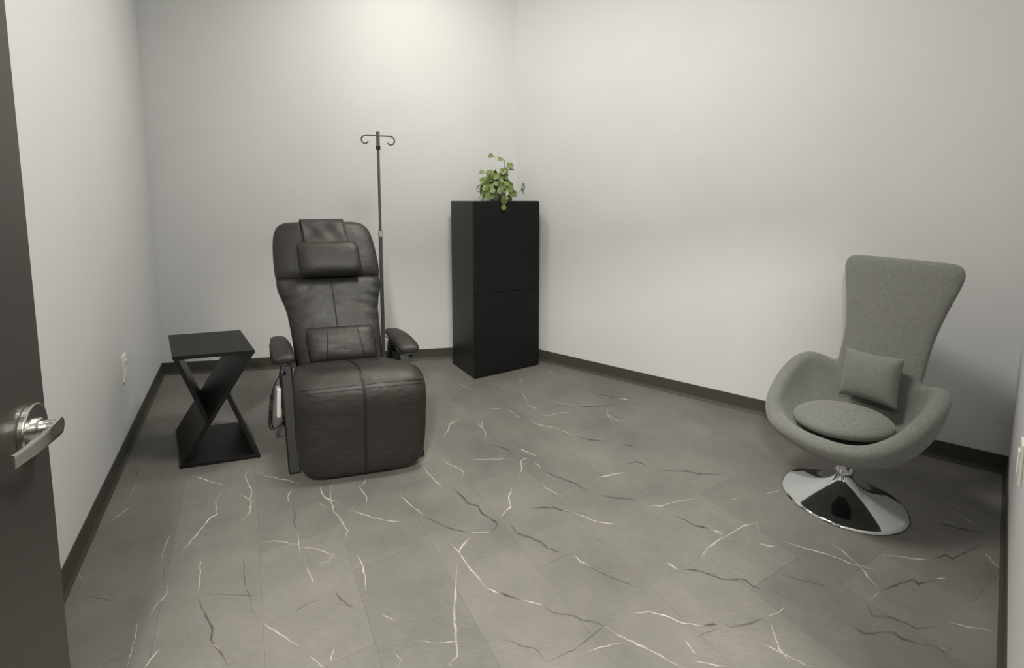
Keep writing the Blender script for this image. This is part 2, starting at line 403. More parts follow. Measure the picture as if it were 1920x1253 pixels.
VD = {1: [(3,[(590,610),(605,640),(603,705)]),(8,[(790,770),(800,820),(825,870),(868,955),(858,1020),(890,1060),(920,1100),(950,1170)]),
 (5,[(1305,285),(1320,340),(1312,385),(1335,425)]),(8,[(1620,525),(1655,545)]),(4,[(1510,700),(1530,720)]),(6,[(1540,750),(1570,800),(1640,850)]),
 (4,[(1320,860),(1375,825),(1450,800)]),(2,[(1030,545),(1040,660),(1050,740),(1080,790),(1078,850),(1125,910)]),(2,[(800,765),(950,770),(1050,775),(1140,780)]),
 (1.5,[(160,770),(340,812)]),(3,[(455,85),(450,140)])],
 2: [(5,[(280,345),(350,380),(420,410),(530,432)]),(7,[(430,190),(480,230),(510,268),(575,290),(600,335),(640,360),(680,390),(650,430)]),
 (8,[(735,375),(790,440),(860,460),(920,490),(950,520),(1030,545)]),(4,[(1175,620),(1280,670),(1390,712),(1440,728)]),(4,[(915,85),(1000,130),(1090,160),(1170,205)]),
 (5,[(1215,228),(1310,242),(1400,250),(1465,270)]),(12,[(975,228),(995,232)]),(5,[(860,298),(980,295),(1075,322)]),(3,[(1370,60),(1440,45),(1495,70)]),
 (4,[(1550,92),(1630,97),(1715,97),(1760,110),(1920,120)]),(4,[(1640,340),(1750,392),(1830,410)]),(4,[(1680,630),(1790,645),(1850,670),(1920,695)]),
 (9,[(680,755),(740,780),(805,800)]),(6,[(930,828),(980,870),(1100,890),(1130,908),(1200,920),(1260,942)]),(8,[(1800,940),(1880,935)]),
 (3,[(690,1018),(740,1022),(800,1050),(880,1065),(940,1130)]),(3,[(940,1140),(1100,1070),(1200,990),(1300,910)])],
 3: [(5,[(80,225),(130,250),(205,265)]),(5,[(1385,240),(1460,235),(1540,258),(1690,290),(1720,330)]),(6,[(1410,432),(1490,410),(1530,430),(1620,385),(1700,350)]),
 (8,[(200,500),(260,540),(320,545),(400,545),(440,580),(520,610)]),(3,[(530,605),(570,610),(610,650),(615,690)]),(3,[(620,655),(660,632)]),
 (8,[(515,750),(420,785),(320,805),(270,775)]),(3,[(270,800),(170,840),(130,865)]),(8,[(1130,615),(1200,580),(1310,545),(1345,570),(1430,545)]),
 (9,[(1060,670),(1090,740),(1180,750),(1280,780),(1340,815),(1440,800)]),(8,[(960,785),(1050,840),(1130,830),(1200,830),(1260,870),(1360,900)]),
 (3,[(1360,905),(1430,905),(1480,940),(1510,1000)]),(3,[(1530,910),(1495,945)]),(2,[(605,510),(700,545),(870,585)])],
 4: [(5,[(1350,890),(1450,915),(1570,930),(1610,950)]),(5,[(1720,955),(1840,970)]),(4,[(1350,630),(1450,640),(1680,625)]),(5,[(1510,535),(1570,540),(1690,570)]),
 (2,[(630,450),(730,510)]),(6,[(460,685),(490,700)]),(4,[(340,620),(390,645)]),(4,[(640,955),(800,1015)]),(4,[(800,940),(860,890)])]}
def vein_mesh(name, table, material, soft, zoff):
    V, Fc, S = [], [], []
    rnd = random.Random(3)
    for k, lst in table.items():
        for wv, pts in lst:
            P, s = zc(k, pts); wv = wv / s
            pix = []
            for a, b in zip(P, P[1:]):
                L = math.hypot(b[0] - a[0], b[1] - a[1]); n = max(1, int(L / 7))
                nx, ny = -(b[1] - a[1]) / L, (b[0] - a[0]) / L
                for q in range(n):
                    tt = q / n; j = rnd.gauss(0, 0.09 * min(L / n, 9)) if q else 0
                    pix.append((a[0] + (b[0] - a[0]) * tt + nx * j, a[1] + (b[1] - a[1]) * tt + ny * j))
            pix.append(P[-1])
            m = len(pix); k0 = len(V); va = rnd.uniform(0.55, 1.0)
            for q, p in enumerate(pix):
                a, b = pix[max(q - 1, 0)], pix[min(q + 1, m - 1)]
                L = math.hypot(b[0] - a[0], b[1] - a[1]) or 1
                nx, ny = -(b[1] - a[1]) / L, (b[0] - a[0]) / L
                taper = min(1.0, 0.25 + 0.75 * min(q, m - 1 - q) / max(1, m * 0.22))
                hw = (0.5 * wv * soft[0] + soft[1]) * taper * rnd.uniform(0.65, 1.3)
                for e, al in ((-1.0, 0), (-0.42, 1), (0.42, 1), (1.0, 0)):
                    g = floor_at(p[0] + nx * hw * e, p[1] + ny * hw * e, zoff)
                    V.append(g); S.append(al * va * min(1, 0.4 + taper * 0.6))
            for q in range(m - 1):
                for e in range(3):
                    Fc.append((k0 + q * 4 + e, k0 + q * 4 + e + 1, k0 + q * 4 + 5 + e, k0 + q * 4 + 4 + e))
    o = mesh_obj(name, V, Fc, material, FLOOR)
    at = o.data.attributes.new('soft', 'FLOAT', 'POINT')
    at.data.foreach_set('value', S)
    o['kind'] = 'stuff'
    return o
vein_mesh('white_vein', VW, M['vein_w'], (1.25, 0.45), 0.0009)
vein_mesh('dark_vein', VD, M['vein_d'], (1.5, 0.6), 0.0006)

# baseboards: coved rubber base
def baseboard(name, a, b, label, h=0.097):
    d = U2(a, b); n = Vector((-d.y, d.x, 0))          # into the room
    prof = [(0.0, 0.0), (0.016, 0.0), (0.0155, 0.004), (0.008, 0.012), (0.005, 0.022), (0.0045, h - 0.003), (0.0025, h), (0.0, h)]
    V = []
    for p in (a, b):
        for x, z in prof: V.append(Vector((p[0], p[1], 0)) + n * x + Vector((0, 0, z)))
    k = len(prof)
    Fc = [tuple(range(k)), tuple(range(k, 2 * k))[::-1]] + [(i, (i + 1) % k, k + (i + 1) % k, k + i) for i in range(k)]
    return tag(mesh_obj(name, V, Fc, M['base']), label, 'baseboard', kind='structure')
baseboard('baseboard_left', LB, LF, 'dark rubber baseboard along wall behind open door')
baseboard('baseboard_back', BR, LB, 'dark rubber baseboard behind recliner and side table')
baseboard('baseboard_right', RF, BR, 'dark rubber baseboard running from cabinet to egg chair')
baseboard('baseboard_front', JR, RF, 'dark rubber baseboard at right edge below outlet plate')

# ------------------------------------------------------------------ ceiling lamps
def panel_lamp(name, x, y, z, L, label, hang=0.0):
    h = L['size'] / 2
    e = empty(name, (x, y, z), label, 'ceiling light')
    v, f = merge(box(-h - .03, h + .03, -h - .03, -h, 0, .04), box(-h - .03, h + .03, h, h + .03, 0, .04), box(-h - .03, -h, -h, h, 0, .04), box(h, h + .03, -h, h, 0, .04))
    mesh_obj('frame', v, f, M['white'], e)
    v, f = box(-h, h, -h, h, 0.008, 0.03); mesh_obj('diffuser', v, f, M['lamp'], e)
    if hang:
        v, f = tube([(0, 0, 0.03), (0, 0, hang)], 0.012); mesh_obj('hanger', v, f, M['white'], e)
    ld = bpy.data.lights.new('panel_glow', 'AREA'); ld.shape = 'SQUARE'; ld.size = L['size']; ld.energy = L['power']
    ld.color = (1.0, 0.975, 0.875)
    lo = bpy.data.objects.new('panel_glow', ld); COL.objects.link(lo); lo.parent = e; lo.location = (0, 0, -0.004)
panel_lamp('ceiling_panel_light', LIGHT_BACK['loc'][0], LIGHT_BACK['loc'][1], CEIL - 0.04, LIGHT_BACK, 'small square ceiling light close to the back wall')
panel_lamp('ceiling_panel_light', LIGHT_FILL['loc'][0], LIGHT_FILL['loc'][1], CEIL - 0.04, LIGHT_FILL, 'large square fill light added over the middle of the room')
panel_lamp('ceiling_panel_light', LIGHT_HALL['loc'][0], LIGHT_HALL['loc'][1], LIGHT_HALL['loc'][2], LIGHT_HALL, 'square ceiling panel light outside the doorway', CEIL - LIGHT_HALL['loc'][2])

# ------------------------------------------------------------------ door
hc = depth_at(55, 807, 0.85)                        # centre of the handle rose on the door face
dd = Vector((math.sin(math.radians(-25.5)), math.cos(math.radians(-25.5)), 0)); dn = Vector((dd.y, -dd.x, 0))
edge = Vector((hc.x, hc.y, 0)) + dd * 0.068
DOOR = empty('door_1', (0, 0, 0), 'open dark taupe door with satin nickel lever at left edge', 'door'); DOOR['kind'] = 'structure'
hz = hc.z
DW = 0.80
hinge = edge - dd * DW
v, f = prism([(p.x, p.y) for p in (hinge, edge, edge - dn * 0.044, hinge - dn * 0.044)], 0.012, HEAD - 0.02)
bevel(mesh_obj('door_slab', v, f, M['door'], DOOR), 0.0015, 2)
rc = Vector((hc.x, hc.y, hz))
v, f = lathe([(0.0, 0.0), (0.049, 0.0), (0.049, 0.009), (0.046, 0.0105), (0.0455, 0.0105), (0.021, 0.0105), (0.0, 0.0105)], 56, rc, dn)
R_ = bevel(mesh_obj('handle_rose', v, f, M['nickel'], DOOR, False), 0.001, 2)
v, f = merge(lathe([(0.0, 0.010), (0.021, 0.010), (0.021, 0.015), (0.018, 0.018), (0.0, 0.018)], 40, rc, dn), lathe([(0.0, 0.016), (0.0150, 0.016), (0.0142, 0.028), (0.0150, 0.044), (0.0, 0.044)], 40, rc, dn))
mesh_obj('handle_neck', v, f, M['nickel'], DOOR)
# lever blade: rounded at the spindle, tapering and returning towards the door
V, Fc = [], []
NS = 24
for i in range(NS + 1):
    s = i / NS
    along = -0.016 + 0.128 * s
    outw = 0.044 + 0.004 * math.sin(PI * s) - 0.024 * s ** 1.6
    hh = 0.0165 - 0.004 * s
    if i == 0: hh *= 0.30
    elif i == 1: hh *= 0.72
    elif i == 2: hh *= 0.92
    drop = -0.010 * s * s
    th = 0.006 if i > 1 else 0.004
    c = rc - dd * along + dn * outw + Vector((0, 0, drop))
    for zz, oo in ((-hh, -th * .5), (hh, -th * .5), (hh, th * .4), (hh * .6, th * .5), (-hh * .6, th * .5), (-hh, th * .4)):
        V.append(c + dn * oo + Vector((0, 0, zz)))
for i in range(NS):
    for k in range(6): Fc.append((i * 6 + k, i * 6 + (k + 1) % 6, (i + 1) * 6 + (k + 1) % 6, (i + 1) * 6 + k))
Fc += [tuple(range(6))[::-1], tuple(range(NS * 6, NS * 6 + 6))]
bevel(mesh_obj('handle_lever', V, Fc, M['nickel'], DOOR), 0.001, 2)
# latch plate on the door edge and hinges
v, f = box(-0.012, 0.012, 0, 0.002, hz - 0.03, hz + 0.03, frame_fn(dn, dd, edge - dn * 0.022))
mesh_obj('latch_plate', v, f, M['nickel'], DOOR)
for z in (0.25, 1.1, 1.95):
    v, f = tube([hinge + dn * 0.006 + Vector((0, 0, z - 0.05)), hinge + dn * 0.006 + Vector((0, 0, z + 0.05))], 0.007)
    mesh_obj('hinge', v, f, M['nickel'], DOOR)

# ------------------------------------------------------------------ outlet and switch plates
nL = Vector((dirL.y, -dirL.x, 0)); nL = nL if nL.x > 0 else -nL
op = plane_at(232, 690, LB, nL)
e = empty('wall_outlet', op, 'white duplex outlet plate on wall behind side table', 'outlet')
T = frame_fn(-dirL, nL)
v, f = box(-0.045, 0.045, 0, 0.008, -0.075, 0.075, T); bevel(mesh_obj('cover_plate', v, f, M['white'], e), 0.003, 3)
v, f = box(-0.022, 0.022, 0.008, 0.0125, -0.046, 0.046, T); ins = bevel(mesh_obj('receptacle', v, f, M['white'], e), 0.002, 2)
for zz in (-0.023, 0.023):
    for xx in (-0.008, 0.008):
        v, f = box(xx - 0.0015, xx + 0.0015, 0.0124, 0.013, zz - 0.006, zz + 0.006, T); mesh_obj('slot', v, f, M['slot'], ins)
nF = Vector((-dirF.y, dirF.x, 0))
sp = F0 + dirF * 2.2
vsw = 866
sp = Vector((sp.x, sp.y, 0)); sp.z = plane_at(1915, vsw, sp, Vector((0, 1, 0))).z
e = empty('wall_outlet', sp, 'white outlet plate on narrow wall at far right edge', 'outlet')
T = frame_fn(dirF, nF)
v, f = box(-0.04, 0.04, 0, 0.008, -0.066, 0.066, T); bevel(mesh_obj('cover_plate', v, f, M['white'], e), 0.003, 3)
v, f = box(-0.018, 0.018, 0.008, 0.013, -0.036, 0.036, T); bevel(mesh_obj('receptacle', v, f, M['white'], e), 0.002, 2)

# ------------------------------------------------------------------ black cabinet
cL, cC, cR = floor_at(847, 681.5), floor_at(891, 712), floor_at(1010, 685)
ex = U2(cC, cR); ey = Vector((-ex.y, ex.x, 0))
CWd, CDp, CHt = (cR - cC).length, 0.41, 1.378
CAB = empty('tall_cabinet', cC, 'tall black cabinet with two stacked doors in the corner', 'cabinet')
T = frame_fn(ex, ey)
th = 0.018
def cab_plan(q):
    return [(T(x, y, 0).x, T(x, y, 0).y) for x, y in ((q, 0.019), (CWd - q, 0.019), (CWd - q, 0.22), (0.30, CDp - q), (q, CDp - q))]
def cab_shell():
    a, b = cab_plan(0.0), cab_plan(th); n = 5
    V = [Vector((p[0], p[1], z)) for z in (0.0, CHt) for p in a] + [Vector((p[0], p[1], z)) for z in (0.05, CHt - th) for p in b]
    return V, [(4, 3, 2, 1, 0), (5, 6, 7, 8, 9)] + [(i, (i + 1) % n, n + (i + 1) % n, n + i) for i in range(n)]
v, f = cab_shell(); v = v[:10]
bevel(mesh_obj('body', v, f, M['black_side'], CAB), 0.001, 1)
for z0, z1 in ((0.012, 0.6625), (0.6655, CHt - 0.002)):
    v, f = box(0.001, CWd - 0.001, 0, 0.018, z0, z1, T); bevel(mesh_obj('door', v, f, M['black_front'], CAB), 0.0015, 2)

# ------------------------------------------------------------------ potted plant
pc = cC + ex * 0.30 + ey * 0.17 + Vector((0, 0, CHt))
PL = empty('potted_plant', pc, 'small leafy green plant trailing from pot on black cabinet', 'plant')
v, f = lathe([(0.0, 0.0), (0.055, 0.0), (0.062, 0.01), (0.076, 0.12), (0.082, 0.125), (0.082, 0.14), (0.074, 0.14), (0.072, 0.125), (0.0, 0.12)], 32)
mesh_obj('pot', v, f, M['pot'], PL, True)
v, f = lathe([(0.0, 0.121), (0.071, 0.121), (0.06, 0.128), (0.0, 0.131)], 24); mesh_obj('soil', v, f, M['soil'], PL, True)
def leaf_mesh(L, Wd):
    V, Fc = [], []; n = 8
    for i in range(n + 1):
        s = i / n
        wv = Wd * (math.sin(PI * min(1, s * 0.97 + 0.02)) ** 0.62) * (0.75 + 0.55 * s) * (1 - 0.25 * max(0, s - 0.7) / 0.3)
        if i == n: wv = 0.0008
        z = -0.16 * L * s * s
        for q, lift in ((-1, 0.18), (-0.5, 0.05), (0, 0), (0.5, 0.05), (1, 0.18)):
            V.append(Vector((q * wv, s * L, z + lift * wv)))
    for i in range(n):
        for q in range(4): Fc.append((i * 5 + q, i * 5 + q + 1, i * 5 + 6 + q, i * 5 + 5 + q))
    me = bpy.data.meshes.new('leaf'); me.from_pydata([tuple(a) for a in V], [], Fc); me.materials.append(M['leaf'])
    for p in me.polygons: p.use_smooth = True
    return me
LEAVES = [leaf_mesh(0.066, 0.026), leaf_mesh(0.056, 0.024), leaf_mesh(0.046, 0.020)]
rnd = random.Random(11)
def leaf(p, n, d, k):
    o = bpy.data.objects.new('leaf', LEAVES[k]); COL.objects.link(o); o.parent = PL
    n = Vector(n).normalized(); d = Vector(d); d = (d - n * d.dot(n)).normalized(); x = d.cross(n)
    o.location = p; o.rotation_mode = 'QUATERNION'
    o.rotation_quaternion = Matrix((x, d, n)).transposed().to_quaternion()
def stem(pts, leaves, r=0.0022):
    P = smooth_path(pts, 6); v, f = tube(P, r, 6); mesh_obj('stem', v, f, M['stem'], PL, True)
    for t in leaves:
        i = int(t * (len(P) - 1)); tg = (P[min(i + 1, len(P) - 1)] - P[max(i - 1, 0)]).normalized()
        c = P[i]; n = Vector((c.x * 6, c.y * 6 - 0.55, 0.45)) + Vector((rnd.uniform(-.6, .6), rnd.uniform(-.5, .5), rnd.uniform(-.5, .5)))
        d = tg * 0.4 + Vector((rnd.uniform(-1, 1), rnd.uniform(-.6, .6), rnd.uniform(-1.1, .5)))
        leaf(c, n, d, rnd.randrange(3))
for i in range(20):
    a = 2 * PI * i / 20 + rnd.uniform(-.2, .2); rr = rnd.uniform(0.05, 0.115); h = rnd.uniform(0.19, 0.30) - rr * 0.5
    dx, dy = math.cos(a), math.sin(a)
    stem([(dx * .02, dy * .02, .125), (dx * rr * .45, dy * rr * .45, h * .75), (dx * rr * .9, dy * rr * .9, h)], [0.4, 0.65, 0.85, 1.0])
for i in range(12):                                    # stems that hang over the rim
    a = -PI / 2 + (i - 5.5) * 0.40; dx, dy = math.cos(a), math.sin(a)
    drop = rnd.uniform(0.015, 0.09)
    stem([(dx * .03, dy * .03, .13), (dx * .085, dy * .085, .165), (dx * .115, dy * .115, .12), (dx * .118, dy * .118, drop)], [0.45, 0.62, 0.8, 1.0])
stem([(.02, 0, .13), (.05, -.02, .24), (.06, -.03, .32), (.02, -.04, .345), (-.03, -.05, .35)], [0.6, 1.0])
stem([(.03, 0, .13), (.05, -.02, .23), (.10, -.03, .30), (.13, -.03, .29)], [0.7, 1.0])
stem([(.04, 0, .13), (.11, -.02, .12), (.15, -.03, .065), (.19, -.03, .085), (.2, -.03, .13)], [0.5, 0.8, 1.0])
stem([(-.04, 0, .13), (-.10, -.03, .12), (-.14, -.04, .075), (-.165, -.04, .085)], [0.55, 1.0])
stem([(.03, -.05, .13), (.05, -.12, .13), (.055, -.185, .03), (.06, -.2, -.03)], [0.7, 0.97])

# ------------------------------------------------------------------ hourglass side table
HT = 0.60
tFL, tFR = floor_at(338, 880), floor_at(484, 859)
tx_ = U2(tFL, tFR); TWd = 0.375; TDp = 0.48
ty_ = Vector((math.sin(math.radians(-38)), math.cos(math.radians(-38)), 0))
TB = empty('side_table', tFL, 'black hourglass side table with crossed diagonal panels beside recliner', 'table')
T = frame_fn(tx_, ty_)
tk = 0.020
v, f = box(0, TWd, 0, TDp, HT - tk, HT, T); bevel(mesh_obj('top_panel', v, f, M['table'], TB), 0.001, 1)
v, f = box(0, TWd, 0, TDp, 0, tk, T); bevel(mesh_obj('bottom_panel', v, f, M['table'], TB), 0.001, 1)
def plank(x0, z0, x1, z1, name):
    L = math.hypot(x1 - x0, z1 - z0); nx, nz = -(z1 - z0) / L * tk / 2, (x1 - x0) / L * tk / 2
    P = [(x0 + nx, z0 + nz), (x1 + nx, z1 + nz), (x1 - nx, z1 - nz), (x0 - nx, z0 - nz)]
    V = [T(x, 0.0005, z) for x, z in P] + [T(x, TDp - 0.0005, z) for x, z in P]
    bevel(mesh_obj(name, V, [(0, 1, 2, 3), (7, 6, 5, 4)] + [(i, (i + 1) % 4, 4 + (i + 1) % 4, 4 + i) for i in range(4)], M['table'], TB), 0.001, 1)
xa, xb = 0.012, TWd - 0.012; za, zb = tk * .6, HT - tk * .6
Pt = lambda t: (xb + (xa - xb) * t, zb + (za - zb) * t)
plank(xb, zb, xa, za, 'diagonal_panel')
q = Pt(0.63); plank(xa, zb, q[0], q[1], 'upper_brace')
q = Pt(0.37); plank(q[0], q[1], xb, za, 'lower_brace')

# ------------------------------------------------------------------ infusion pole
pp = depth_at(715, 500, 3.42); pp.z = 0
ptop = depth_at(710, 247, 3.42).z
IV = empty('infusion_pole', pp, 'thin grey drip pole with two hooks behind the recliner', 'stand')
v, f = tube([(0, 0, .08), (0, 0, 1.17)], 0.0135, 14); mesh_obj('lower_tube', v, f, M['pole'], IV, True)
v, f = tube([(0, 0, 1.12), (0, 0, ptop - 0.10)], 0.0095, 14); mesh_obj('upper_tube', v, f, M['pole'], IV, True)
v, f = lathe([(0.0, 1.12), (0.018, 1.12), (0.018, 1.165), (0.0, 1.165)], 20); mesh_obj('collar', v, f, M['silver'], IV, True)
v, f = lathe([(0.0, ptop - 0.125), (0.0165, ptop - 0.125), (0.0165, ptop - 0.10), (0.0, ptop - 0.10)], 20); mesh_obj('end_cap', v, f, M['pole_dark'], IV, True)
v, f = tube([(0, 0, ptop - 0.10), (0, 0, ptop)], 0.0125, 14); mesh_obj('head', v, f, M['pole'], IV, True)
for s in (-1, 1):
    pts = [(0, 0, ptop - .03), (s * .06, 0, ptop - .028 - s * .004), (s * .098, 0, ptop - .032 - s * .004), (s * .118, 0, ptop - .052 - s * .006), (s * .112, 0, ptop - .078 - s * .006), (s * .09, 0, ptop - .088 - s * .006), (s * .068, 0, ptop - .074 - s * .006)]
    v, f = tube(smooth_path(pts, 6), 0.0052, 8); mesh_obj('hook', v, f, M['pole'], IV, True)
v, f = lathe([(0, .05), (.035, .05), (.035, .075), (.02, .10), (0, .10)], 20); mesh_obj('hub', v, f, M['pole_dark'], IV, True)
for k in range(5):
    a = 2 * PI * k / 5 + 0.3; dx, dy = math.cos(a), math.sin(a)
    v, f = tube([(dx * .02, dy * .02, .07), (dx * .2, dy * .2, .058)], 0.011, 8); lg = mesh_obj('leg', v, f, M['pole'], IV, True)
    v, f = lathe([(0, -.009), (.025, -.009), (.027, 0), (.025, .009), (0, .009)], 16, (dx * .2, dy * .2, .027), (-dy, dx, 0)); mesh_obj('caster', v, f, M['pole_dark'], lg, True)

# ------------------------------------------------------------------ recliner
RO = floor_at(688, 904) ; RO.z = 0
rx = Vector((math.cos(math.radians(15.5)), math.sin(math.radians(15.5)), 0)); ry = Vector((math.sin(math.radians(-31)), math.cos(math.radians(-31)), 0))
RC = empty('recliner', RO, 'dark brown leather recliner with head pillow and black armrest frame', 'recliner')
T = frame_fn(rx, ry)
LE = M['leather']
seatp = [(.085, .022, -1, 0, .19, .020), (.080, .030, -1, 0, .235, .045), (.076, .055, -1, 0, .272, .062), (.074, .10, -1, 0, .295, .070), (.072, .21, -1, 0, .306, .073),
         (.066, .335, -1, .02, .309, .076), (.062, .405, -1, .12, .310, .078), (.074, .452, -1, .7, .309, .080), (.112, .474, -.5, 1, .307, .080), (.17, .470, -.08, 1, .302, .080),
         (.28, .447, .06, 1, .288, .080), (.40, .424, .10, 1, .272, .078), (.52, .402, .10, 1, .255, .07), (.585, .390, .10, 1, .235, .045), (.60, .388, .10, 1, .2, .02)]
v, f = loft(dense(seatp, 4), T, 44, 4.2)
seat = mesh_obj('seat_and_leg_rest', v, f, LE, RC, True)
# back: lower cushion and headrest
B0, B1 = (0.495, 0.40), (0.83, 1.255)
tb = (B1[0] - B0[0], B1[1] - B0[1]); Lb = math.hypot(*tb); tb = (tb[0] / Lb, tb[1] / Lb); nb = (-tb[1], tb[0])
XS = -0.03
def bp(fr, off=0.0): return (B0[0] + tb[0] * Lb * fr + nb[0] * off, B0[1] + tb[1] * Lb * fr + nb[1] * off)
def back_sec(lst, shift):
    out = []
    for fr, a, b, off in lst:
        y, z = bp(fr, off); out.append((y, z, nb[0], nb[1], a, b))
    return out
TBk = lambda x, y, z: T(x * 0.905 - 0.008 + XS * max(0, min(1.2, (z - 0.4) / 0.85)), y, z)
low = back_sec([(-.03, .20, .02, 0), (-.01, .235, .045, 0), (.05, .258, .066, 0), (.14, .262, .074, 0), (.24, .266, .078, 0.004), (.33, .272, .076, 0.0), (.40, .279, .074, -.002), (.46, .293, .074, -.002), (.52, .312, .073, 0), (.57, .320, .068, 0), (.605, .318, .052, -.006), (.62, .31, .03, -.012)], 0)
def TWr(x, y, z):                                    # soft diagonal folds that fan out from the waist
    k = min(1.0, abs(x) / 0.27) ** 2 * math.exp(-((z - 0.78) / 0.14) ** 2)
    d = 0.0048 * k * math.sin(2 * PI * (z * 15 + abs(x) * (9 if x < 0 else 6))) + 0.003 * math.exp(-((z - 0.9) / 0.03) ** 2) * math.sin(x * 55)
    return TBk(x, y + nb[0] * d, z + nb[1] * d)
v, f = loft(dense(low, 6), TWr, 64, 3.6); back = mesh_obj('back_cushion', v, f, LE, RC, True)
hd = back_sec([(.592, .312, .025, -.012), (.605, .318, .050, -.004), (.64, .323, .068, .002), (.70, .324, .074, .004), (.78, .321, .074, .002), (.86, .314, .072, 0), (.92, .302, .066, -.004), (.96, .282, .055, -.008), (.985, .255, .038, -.012), (1.0, .215, .016, -.016)], 0)
v, f = loft(dense(hd, 4), TBk, 44, 3.6); head = mesh_obj('headrest', v, f, LE, RC, True)
# head pillow and the flap that straps it over the top
def cushion_sheet(fr0, fr1, half, th, off, name, seams=(), e=5.0, xs=0.0):
    cols = []
    n = 16
    for i in range(n + 1):
        s = i / n; fr = fr0 + (fr1 - fr0) * s
        k = max(0.08, 1 - abs(2 * s - 1) ** e) ** 0.5
        y, z = bp(fr, off)
        cols.append((y, z, nb[0], nb[1], half * (0.93 + 0.07 * k), th * k))
    v, f = loft(cols, lambda x, y, z: TBk(x + xs, y, z), 44, 4.5)
    return mesh_obj(name, v, f, LE, RC, True)
hp = cushion_sheet(.60, .82, .185, .054, .108, 'head_pillow', e=4)
# flap: thin wavy leather plate from pillow top, up and over the headrest
V, Fc = [], []; nx_, ny_ = 26, 20
prof = [(.815, .115), (.86, .092), (.90, .078), (.95, .066), (.985, .050), (1.008, .020), (1.012, -.02), (.99, -.07), (.93, -.085)]
pf = [bp(a, b) for a, b in prof]; pf = smooth_path([(0, y, z) for y, z in pf], 3)
for j, p in enumerate(pf):
    for i in range(nx_ + 1):
        x = -0.135 + 0.27 * i / nx_
        wv = 0.0025 * math.sin(i * 0.55 + j * 0.35) * math.exp(-((j - 5) / 4) ** 2) + 0.0025 * math.sin(i * 0.33 - j * 0.6) * math.exp(-((j - 6) / 5) ** 2)
        q = TBk(x, p.y + nb[0] * wv, p.z + nb[1] * wv); V.append(q)
for j in range(len(pf) - 1):
    for i in range(nx_):
        a = j * (nx_ + 1) + i; Fc.append((a, a + 1, a + nx_ + 2, a + nx_ + 1))
fl = mesh_obj('pillow_flap', V, Fc, LE, RC, True); so = fl.modifiers.new('solid', 'SOLIDIFY'); so.thickness = 0.008; so.offset = 0
for sx in (-0.127, 0.127):
    v, f = tube([TBk(sx, p.y + nb[0] * 0.006, p.z + nb[1] * 0.006) for p in pf[:-4]], 0.003, 6); mesh_obj('seam', v, f, M['stitch'], fl, True)
lb = cushion_sheet(.06, .275, .198, .05, .092, 'lumbar_pillow', e=4, xs=0.005)
for sx, bow in ((-0.095, -0.028), (0.10, 0.022)):
    pts = []
    for i in range(15):
        s = i / 14; fr = .068 + .20 * s; k = max(0.08, 1 - abs(2 * s - 1) ** 4) ** 0.5
        y, z = bp(fr, .092 + .05 * k); pts.append(TBk(sx + 0.012 + bow * (1 - s) - bow * .5, y, z))
    v, f = tube(pts, 0.0038, 6); mesh_obj('seam', v, f, M['stitch'], lb, True)
# seams: centre of leg rest and seat, across the knee, centre of the back
dp = dense(seatp, 4)
def on_seat(x, rec, lift=0.0012):
    y, z, ny, nz, a, b = rec; L = math.hypot(ny, nz); ny /= L; nz /= L
    e = 4.2; fx = min(0.999, abs(x) / a); h = b * (1 - fx ** e) ** (1 / e)
    return T(x, y + ny * (h + lift), z + nz * (h + lift))
for dx in (-0.004, 0.004):
    v, f = tube([on_seat(dx, r) for r in dp[6:48]], 0.0028, 6); mesh_obj('centre_seam', v, f, M['stitch'], seat, True)
kr = dp[27]
for r in (dp[27], dp[28]):
    v, f = tube([on_seat(-0.288 + 0.576 * i / 40, r) for i in range(41)], 0.0026, 6); mesh_obj('knee_seam', v, f, M['stitch'], seat, True)
pts = []
for i in range(20):
    fr = .24 + .36 * i / 19; y, z = bp(fr, interp([(.24, .0835), (.33, .0775), (.40, .0735), (.52, .0745), (.57, .0695), (.6, .052)], fr)); pts.append(TBk(0.0, y, z))
v, f = tube(pts, 0.004, 6); mesh_obj('centre_seam', v, f, M['stitch'], back, True)
